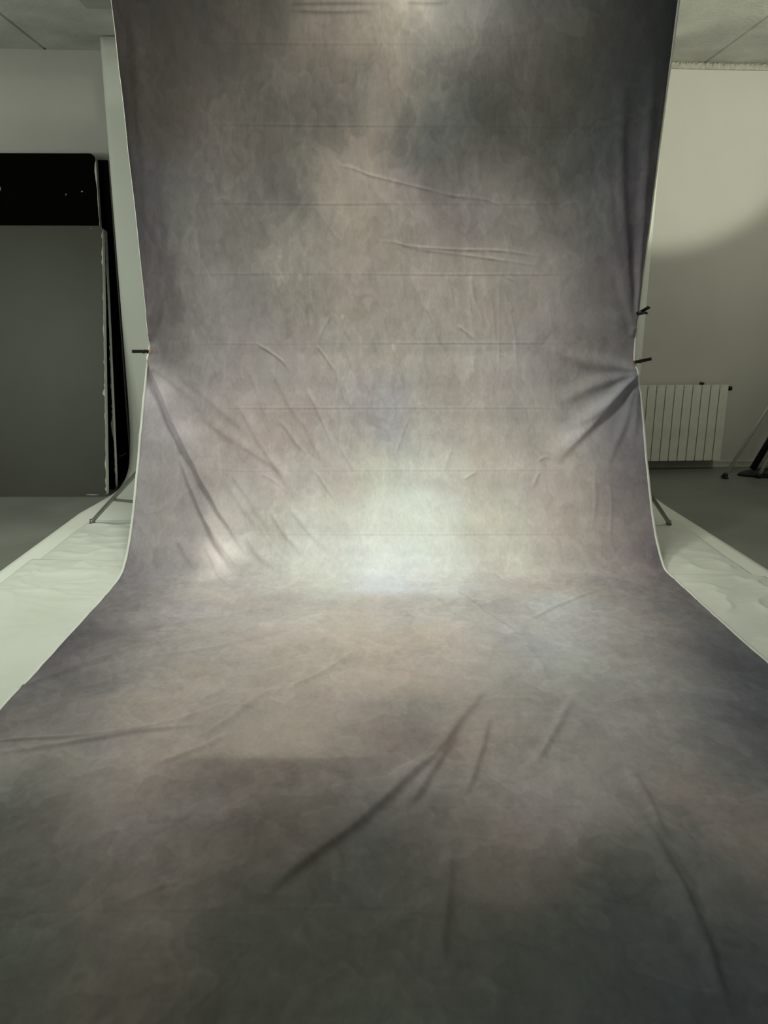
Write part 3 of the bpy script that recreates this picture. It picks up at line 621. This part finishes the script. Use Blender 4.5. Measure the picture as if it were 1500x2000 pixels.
rgba = np.concatenate([PR, np.ones(PR.shape[:2]+(1,))], -1)
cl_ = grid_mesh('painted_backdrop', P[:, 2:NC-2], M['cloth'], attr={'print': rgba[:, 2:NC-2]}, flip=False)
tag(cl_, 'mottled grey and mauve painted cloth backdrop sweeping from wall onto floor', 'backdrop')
h1 = grid_mesh('hem', P[:, :3], M['hem'], cl_, thick=.003); h1['label'] = 'white left hem'
h2 = grid_mesh('hem', P[:, NC-3:], M['hem'], cl_, thick=.003); h2['label'] = 'white right hem'
# ------------------------------------------------------------------ stand that carries the backdrop
st = empty('backdrop_stand', (0, 4.66, 0))
tag(st, 'steel tripod stand and crossbar holding up the painted backdrop, legs showing at both sides', 'backdrop stand')
def part(name, m, fn, parent, smooth=False, bevel=0, mats=None):
    bm = bmesh.new(); fn(bm); return finish(bm, name, mats or m, parent, smooth, bevel)
OY = 4.66
for sx, px, foot in ((-1, -1.33, (-2.014, 4.997)), (1, 1.30, (1.842, 4.907))):
    part('pole', M['steel'], lambda bm: (add_tube(bm, [(px,0,.12),(px,0,1.55)], .0175), add_tube(bm, [(px,0,1.5),(px,0,3.06)], .014), add_tube(bm, [(px,0,1.49),(px,0,1.55)], .022)), st)
    part('collar', M['dark'], lambda bm: add_tube(bm, [(px,0,.635),(px,0,.695)], .028), st)
    part('collar', M['dark'], lambda bm: add_tube(bm, [(px,0,.19),(px,0,.23)], .026), st)
    v0 = Vector((foot[0]-px, foot[1]-OY, 0)); rad = v0.length; a0 = math.atan2(v0.y, v0.x)
    for k in range(3):
        a = a0 + k*2*math.pi/3*(1)
        r_ = rad if k == 0 else .62
        d = Vector((math.cos(a), math.sin(a), 0))
        if k > 0 and (d.y*r_) < -.05:                      # legs towards the viewer stay behind the cloth
            d = Vector((-sx*.97, -.03, 0)).normalized(); r_ = .60
        tp = Vector((px,0,.665)) + d*.028; ft = Vector((px,0,.026)) + d*r_
        side = Vector((-d.y, d.x, 0))
        def legs(bm):
            # flat-sided channel leg
            ax = (ft-tp).normalized(); up = side.cross(ax).normalized()
            c = [side*.012+up*.010, side*-.012+up*.010, side*-.012-up*.010, side*.012-up*.010]
            A = [bm.verts.new(tp+q) for q in c]; B = [bm.verts.new(ft+q) for q in c]
            bm.faces.new(A[::-1]); bm.faces.new(B)
            for i in range(4): bm.faces.new((A[i], A[(i+1)%4], B[(i+1)%4], B[i]))
        lg = part('leg', M['steel'], legs, st, bevel=.003)
        part('rubber_foot', M['rubber'] if k else M['steel'], lambda bm: (add_tube(bm, [ft+Vector((0,0,-.012)), ft+Vector((0,0,.012))], .017), add_tube(bm, [ft+d*.004+Vector((0,0,-.013)), ft+d*.014+Vector((0,0,-.008))], [.02,.016])), lg)
        mid = tp.lerp(ft, .735)
        lo = Vector((px,0,.21)) + d*.024
        def brace(bm):
            ax = (lo-mid).normalized(); up = side.cross(ax).normalized()
            c = [side*.006+up*.009, side*-.006+up*.009, side*-.006-up*.009, side*.006-up*.009]
            A = [bm.verts.new(mid+q) for q in c]; B = [bm.verts.new(lo+q) for q in c]
            bm.faces.new(A[::-1]); bm.faces.new(B)
            for i in range(4): bm.faces.new((A[i], A[(i+1)%4], B[(i+1)%4], B[i]))
        part('brace', M['steel'], brace, st, bevel=.002)
part('crossbar', M['steel'], lambda bm: add_tube(bm, [(-1.6,-.10,3.09),(1.6,-.10,3.09)], .017, n=18), st)
for px in (-1.33, 1.30):
    part('bar_bracket', M['dark'], lambda bm: add_box(bm, (px-.02,-.115,3.05), (px+.02,.02,3.075)), st, bevel=.004)

# ------------------------------------------------------------------ spring clamps on the cloth edges
def clamp_parts(root, tip, spread):
    """local: jaws point to +x, handles to -x, opening in z"""
    for s in (1, -1):
        def lever(bm):
            ol = [(-.066, s*(.004+spread)), (-.060, s*(.011+spread)), (-.02, s*(.010+spread*.35)), (0, s*.011), (.018, s*.009), (.034, s*.004), (.034, s*.0012), (.012, s*.002), (-.004, s*.0015), (-.022, s*(.003+spread*.3))]
            add_prism(bm, ol if s > 0 else ol[::-1], -.009, .009)
        lv = part('lever', M['dark'], lever, root, bevel=.0012)
        jp = part('jaw_pad', tip, lambda bm: add_prism(bm, [(.026, s*.0008), (.040, s*.0008), (.041, s*.004), (.036, s*.006), (.026, s*.0045)][::s], -.0105, .0105), lv, bevel=.001)
        jp['label'] = 'coloured jaw pad'
    part('spring', M['steel'], lambda bm: add_tube(bm, [(.0075*math.cos(a*.7), -.0125+.025*a/36, .0075*math.sin(a*.7)) for a in range(37)], .0013, n=6), root)
    part('pivot_pin', M['steel'], lambda bm: add_tube(bm, [(0,-.0145,0),(0,.0145,0)], .003, n=10), root)
def clamp(loc, rot, label, tip, spread, scale=1.0):
    if len(rot) == 2:                                     # given as handle direction and opening direction
        hx = -Vector(rot[0]).normalized(); zz = Vector(rot[1]); zz = (zz - hx*zz.dot(hx)).normalized(); yy = zz.cross(hx)
        rot = Matrix((hx, yy, zz)).transposed().to_euler()
    c = empty('spring_clamp', loc, rot); c.scale = (scale,)*3
    clamp_parts(c, tip, spread)
    return tag(c, label, 'clamp', 'spring clamps on the cloth edges')
clamp((-1.452, 4.545, 1.166), (R(90), R(0), R(4)), 'black spring clamp gripping the left edge of the backdrop', M['tip'], .001)
clamp((1.432, 4.535, 1.108), (R(95), R(12), R(180)), 'black spring clamp with reddish jaw, lower of two on the right backdrop edge', M['redtip'], .001)
clamp((1.414, 4.532, 1.384), ((.24, -.85, .20), (.45, .2, .85)), 'black spring clamp seen end-on, upper of two on the right backdrop edge', M['dark'], .012, 1.0)

# ------------------------------------------------------------------ foam boards leaning on the back wall, left
def round_rect(x0, x1, z0, z1, r, n=8):
    out = []
    for cx, cz, a0 in ((x1-r, z1-r, 0), (x0+r, z1-r, 90), (x0+r, z0+r, 180), (x1-r, z0+r, 270)):
        for k in range(n+1):
            a = R(a0 + 90*k/n); out.append((cx+r*math.cos(a), cz+r*math.sin(a)))
    return out
def board(x0, x1, h, th, y_foot, y_top, rad, face, label, seed, chips=True, scuffs=(), yaw=0):
    lean = math.asin((y_top-y_foot)/h)
    b = empty('foam_board', (x1, y_foot, .002), (-lean, 0, yaw))
    w = x1-x0
    core = part('foam_core', M['foam'], lambda bm: add_prism(bm, round_rect(-w, 0, 0, h, rad), 0, th), b, bevel=.002)
    rr = random.Random(seed)
    def face_mesh(bm):
        # painted skin, chipped away along the right edge and around the corners
        ol = []
        inset = .0015
        for x, z in round_rect(-w+inset, -inset, inset, h-inset, max(rad-inset, .004), 10): ol.append((x, z))
        # subdivide the right edge
        new = []
        for i, (x, z) in enumerate(ol):
            x2, z2 = ol[(i+1) % len(ol)]
            new.append((x, z))
            if x > -.01 and x2 > -.01 and abs(z2-z) > .3:
                n = 90
                for k in range(1, n):
                    t = k/n; zz = z+(z2-z)*t
                    off = 0
                    if chips:
                        off = .0012 + .0028*rr.random() + (.007*rr.random() if rr.random() < .12 else 0)
                        for (cz, cw, cd) in chips:
                            if abs(zz-cz) < cw: off += cd*(1-abs(zz-cz)/cw)
                    new.append((x-off, zz))
        a = [bm.verts.new((x, -.0025, z)) for x, z in new]; c = [bm.verts.new((x, .0, z)) for x, z in new]
        bm.faces.new(a)
        for i in range(len(new)): bm.faces.new((a[i], c[i], c[(i+1)%len(new)], a[(i+1)%len(new)]))
        # scuffs that show the foam through the paint
        for (sx, sz, sl, sw, ang) in scuffs:
            dx, dz = math.cos(ang), math.sin(ang)
            q = []
            for t, ww in ((-.5,.2),(-.2,1),(.15,.8),(.5,.2)): q.append((sx+dx*sl*t-dz*sw*ww, sz+dz*sl*t+dx*sw*ww))
            for t, ww in ((.5,.2),(.15,.9),(-.2,.7),(-.5,.2)): q.append((sx+dx*sl*t+dz*sw*ww, sz+dz*sl*t-dx*sw*ww))
            f = bm.faces.new([bm.verts.new((x, -.0032, z)) for x, z in q]); f.material_index = 1
    f = part('painted_face', None, face_mesh, b, mats=[face, M['scuff']])
    part('painted_back', M['black_face'], lambda bm: add_prism(bm, round_rect(-w+.002, -.002, .002, h-.002, max(rad-.002,.004)), th, th+.002), b)
    return tag(b, label, 'foam board', 'foam boards stacked against the back wall')
board(-3.42, -2.186, 2.065, .055, 5.80, 6.262, .034, M['grey_face'], 'olive grey foam board with chipped white edge, frontmost of the leaning stack', 3,
      chips=[(1.86,.05,.008),(1.79,.03,.010),(.80,.03,.016),(.62,.02,.006),(.25,.06,.008),(.12,.04,.006),(.03,.05,.02)], scuffs=[(-.085, 2.042, .012, .003, .3), (-.11,.012,.10,.005,0)])
board(-3.42, -2.185, 2.02, .045, 6.03, 6.322, .03, M['black_face'], 'black foam board with white edge, second from the front of the stack', 5,
      chips=[(1.7,.06,.006),(.9,.3,.004),(.5,.12,.016)], scuffs=[(-.02,1.72,.02,.004,1.2),(-.018,1.60,.03,.004,1.4),(-.03,1.96,.03,.004,.3)])
board(-3.50, -2.245, 2.56, .045, 6.22, 6.43, .05, M['black_face'], 'tall black foam board with flecks of white, third in the leaning stack', 8,
      chips=[(2.42,.12,.012),(2.2,.1,.003)], scuffs=[(-.245,2.26,.018,.004,1.1),(-.12,2.282,.018,.005,.4),(-.785,2.48,.13,.003,1.5),(-.80,2.40,.05,.004,-.9),(-.77,2.355,.016,.003,1),(-.745,2.30,.03,.004,1.5)])
board(-3.30, -2.172, 2.52, .028, 6.385, 6.50, .01, M['black_face'], 'plain black board at the back of the stack beside the white paper', 12, chips=False, scuffs=[(-.06,.21,.10,.004,.45)])

# ------------------------------------------------------------------ radiator on the back wall, right
th_w = math.atan(.047)
rd = empty('radiator', (2.985, wallY(2.985), .085), (0, 0, th_w))
tag(rd, 'white panel radiator with narrow vertical sections on the back wall', 'radiator')
PIT, RH = .0808, .672
def section(bm):
    # rounded front plate, shallower head, waterways behind
    add_prism(bm, [(-PIT+.007, .006), (-PIT+.007, RH-.004), (-PIT+.013, RH), (-.005, RH), (0, RH-.004), (0, .006), (-.004, .0), (-PIT+.011, 0)], -.130, -.112)
    add_box(bm, (-PIT/2-.006, -.112, .02), (-PIT/2+.013, -.05, RH-.02))
    add_box(bm, (-PIT+.004, -.10, RH-.07), (.002, -.045, RH-.012))
    add_box(bm, (-PIT+.004, -.10, .012), (.002, -.045, .07))
    add_box(bm, (-PIT+.0068, -.1318, RH-.045), (-.0002, -.128, RH-.0415))
bm = bmesh.new(); section(bm)
s0 = finish(bm, 'section', M['radiator'], rd, bevel=.0025)
for i in range(1, 13):
    s = s0.copy(); COL.objects.link(s); s.parent = rd; s.location = (-PIT*i, 0, 0)
part('rear_plate', M['gap'], lambda bm: add_box(bm, (-PIT*13+.02, -.048, .03), (-.02, -.040, RH-.03)), rd)
vp = part('valve', M['dark'], lambda bm: (add_tube(bm, [(.0,-.085,RH-.035),(.026,-.085,RH-.035)], .016), add_tube(bm, [(.024,-.085,RH-.035),(.050,-.085,RH-.035)], [.021,.019], n=18)), rd)
for bx in (-.195, -.79):
    part('wall_bracket', M['dark'], lambda bm: add_box(bm, (bx-.007,-.06,RH-.01), (bx+.007,0,RH+.014)), rd)
part('pipe', M['trim'], lambda bm: add_tube(bm, [(-PIT*13,-.075,.035),(-PIT*13-.06,-.075,.035),(-PIT*13-.09,-.03,.035),(-PIT*13-.09,-.001,.035)], .010), rd)

# ------------------------------------------------------------------ folded light stand leaning on the right-hand wall
fs = empty('folded_light_stand', (2.884, 6.38, 0))
tag(fs, 'folded light stand with two silver tube legs leaning at the right beside the radiator', 'light stand')
O = Vector((2.884, 6.38, 0))
dirv = Vector((.327, .02, .622))
def pt(x, y, z): return Vector((x, y, z)) - O
A = pt(2.890, 6.378, .035); B = A + dirv*2.75
lg = part('leg', M['chrome'], lambda bm: (add_tube(bm, [A, B], .0145), ), fs); lg['label'] = 'silver tube leg'
part('rubber_foot', M['rubber'], lambda bm: (add_tube(bm, [A-dirv.normalized()*.028, A+dirv.normalized()*.004], [.024,.020]), add_tube(bm, [A+Vector((-.006,-.0,-.034)), A+Vector((.0,0,-.020))], [.042,.026])), lg)
A2 = pt(3.178, 6.372, .035); d2 = Vector((.27, .03, .622)); B2 = A2 + d2*2.3
lg2 = part('leg', M['chrome'], lambda bm: add_tube(bm, [A2, B2], .0155), fs); lg2['label'] = 'silver tube leg'
part('rubber_foot', M['rubber'], lambda bm: (add_tube(bm, [A2-d2.normalized()*.03, A2+d2.normalized()*.004], [.024,.021]),), lg2)
A3 = pt(3.175, 6.50, .05); d3 = Vector((.30, .02, .622)); B3 = A3+d3*2.25
part('column', M['dark'], lambda bm: (add_tube(bm, [A3, B3], .028), add_tube(bm, [A3+d3*1.2, A3+d3*1.28], .040)), fs)
A4 = pt(3.36, 6.47, .06); d4 = Vector((.20, .02, .622))
part('column', M['dark'], lambda bm: (add_tube(bm, [A4, A4+d4*2.0], .045), ), fs)
def basep(bm):
    ol = [(3.03,6.47),(3.10,6.42),(3.22,6.36),(3.40,6.30),(3.70,6.28),(3.72,6.58),(3.30,6.60),(3.10,6.56)]
    a = [bm.verts.new(pt(x,y,.002)) for x, y in ol]; c = [bm.verts.new(pt(x,y,.045 if x > 3.15 else .02)) for x, y in ol]
    bm.faces.new(a[::-1]); bm.faces.new(c)
    for i in range(len(ol)): bm.faces.new((a[i], a[(i+1)%len(ol)], c[(i+1)%len(ol)], c[i]))
part('base_plate', M['dark'], basep, fs, bevel=.008)

# ------------------------------------------------------------------ light: lamps above the set, unseen fills added around it
def area(name, loc, target, size, power, col, shape='DISK', sy=None, spread=180):
    l = bpy.data.lights.new(name, 'AREA'); l.shape = shape; l.size = size
    if sy: l.size_y = sy
    l.energy = power; l.color = col; l.spread = R(spread)
    o = bpy.data.objects.new(name, l); COL.objects.link(o); o.location = loc
    o.rotation_euler = (Vector(target)-Vector(loc)).to_track_quat('-Z', 'Y').to_euler()
    return o
def spot(name, loc, target, power, col, angle, blend, rad):
    l = bpy.data.lights.new(name, 'SPOT'); l.energy = power; l.color = col; l.spot_size = R(angle); l.spot_blend = blend; l.shadow_soft_size = rad
    o = bpy.data.objects.new(name, l); COL.objects.link(o); o.location = loc
    o.rotation_euler = (Vector(target)-Vector(loc)).to_track_quat('-Z', 'Y').to_euler()
    return o
area('overhead_lamp', (.10, 3.75, 3.25), (.12, 3.85, 0), .26, 9.5, (.95, 1.0, .80))
area('key_lamp', (-.65, 3.5, 3.25), (-.65, 3.7, 0), .45, 37, (.92, 1.0, .80))
spot('overhead_spot', (.10, 3.35, 3.25), (.15, 4.05, 0), 180, (.95, 1.0, .82), 57, 1.0, .12)
area('left_bg_fill', (-3.3, 3.9, 2.1), (-2.1, 5.7, .3), .6, 14, (.91, 1.0, .82))  # unseen fill, added to brighten the paper edge and boards behind the cloth
area('left_fill', (-3.0, 2.9, 2.4), (-2.0, 3.8, 0), .7, 19, (.89, 1.0, .81))
area('ceiling_fill', (-3.9, 5.0, 2.2), (-3.4, 5.3, 3.31), .5, 2.5, (.95, 1.0, .85), spread=130)  # unseen upward fill, added to lift the left part of the ceiling
spot('added_wall_spot', (2.35, 3.1, 1.9), (2.25, 6.9, 3.35), 195, (.965, 1.0, .76), 46, .30, .06)  # unseen spot, added so its cone rim draws the shade edge on the wall
area('right_fill', (2.9, 1.8, 3.2), (2.6, 3.4, 0), .8, 4, (.95, 1.0, .74))  # unseen weak fill, added for the floor on the right
area('right_wall_fill', (3.3, 4.7, 3.15), (2.9, 6.9, 1.2), .5, 11.5, (.97, 1.0, .76))  # unseen fill, added to brighten the lower right wall and radiator
area('room_fill', (-.6, -1.4, 3.2), (-.6, -1.0, 0), 1.2, 6, (.97, 1.0, .86))  # unseen weak fill, added behind the camera
w = bpy.data.worlds.new('world'); SC.world = w; w.use_nodes = True
w.node_tree.nodes['Background'].inputs['Color'].default_value = (.5,.52,.5,1); w.node_tree.nodes['Background'].inputs['Strength'].default_value = .02
SC.view_settings.view_transform = 'Standard'; SC.view_settings.look = 'None'; SC.view_settings.exposure = 0; SC.view_settings.gamma = 1
SC.view_settings.use_curve_mapping = False
SC.cycles.use_denoising = True
SC.cycles.max_bounces = 8; SC.cycles.diffuse_bounces = 5
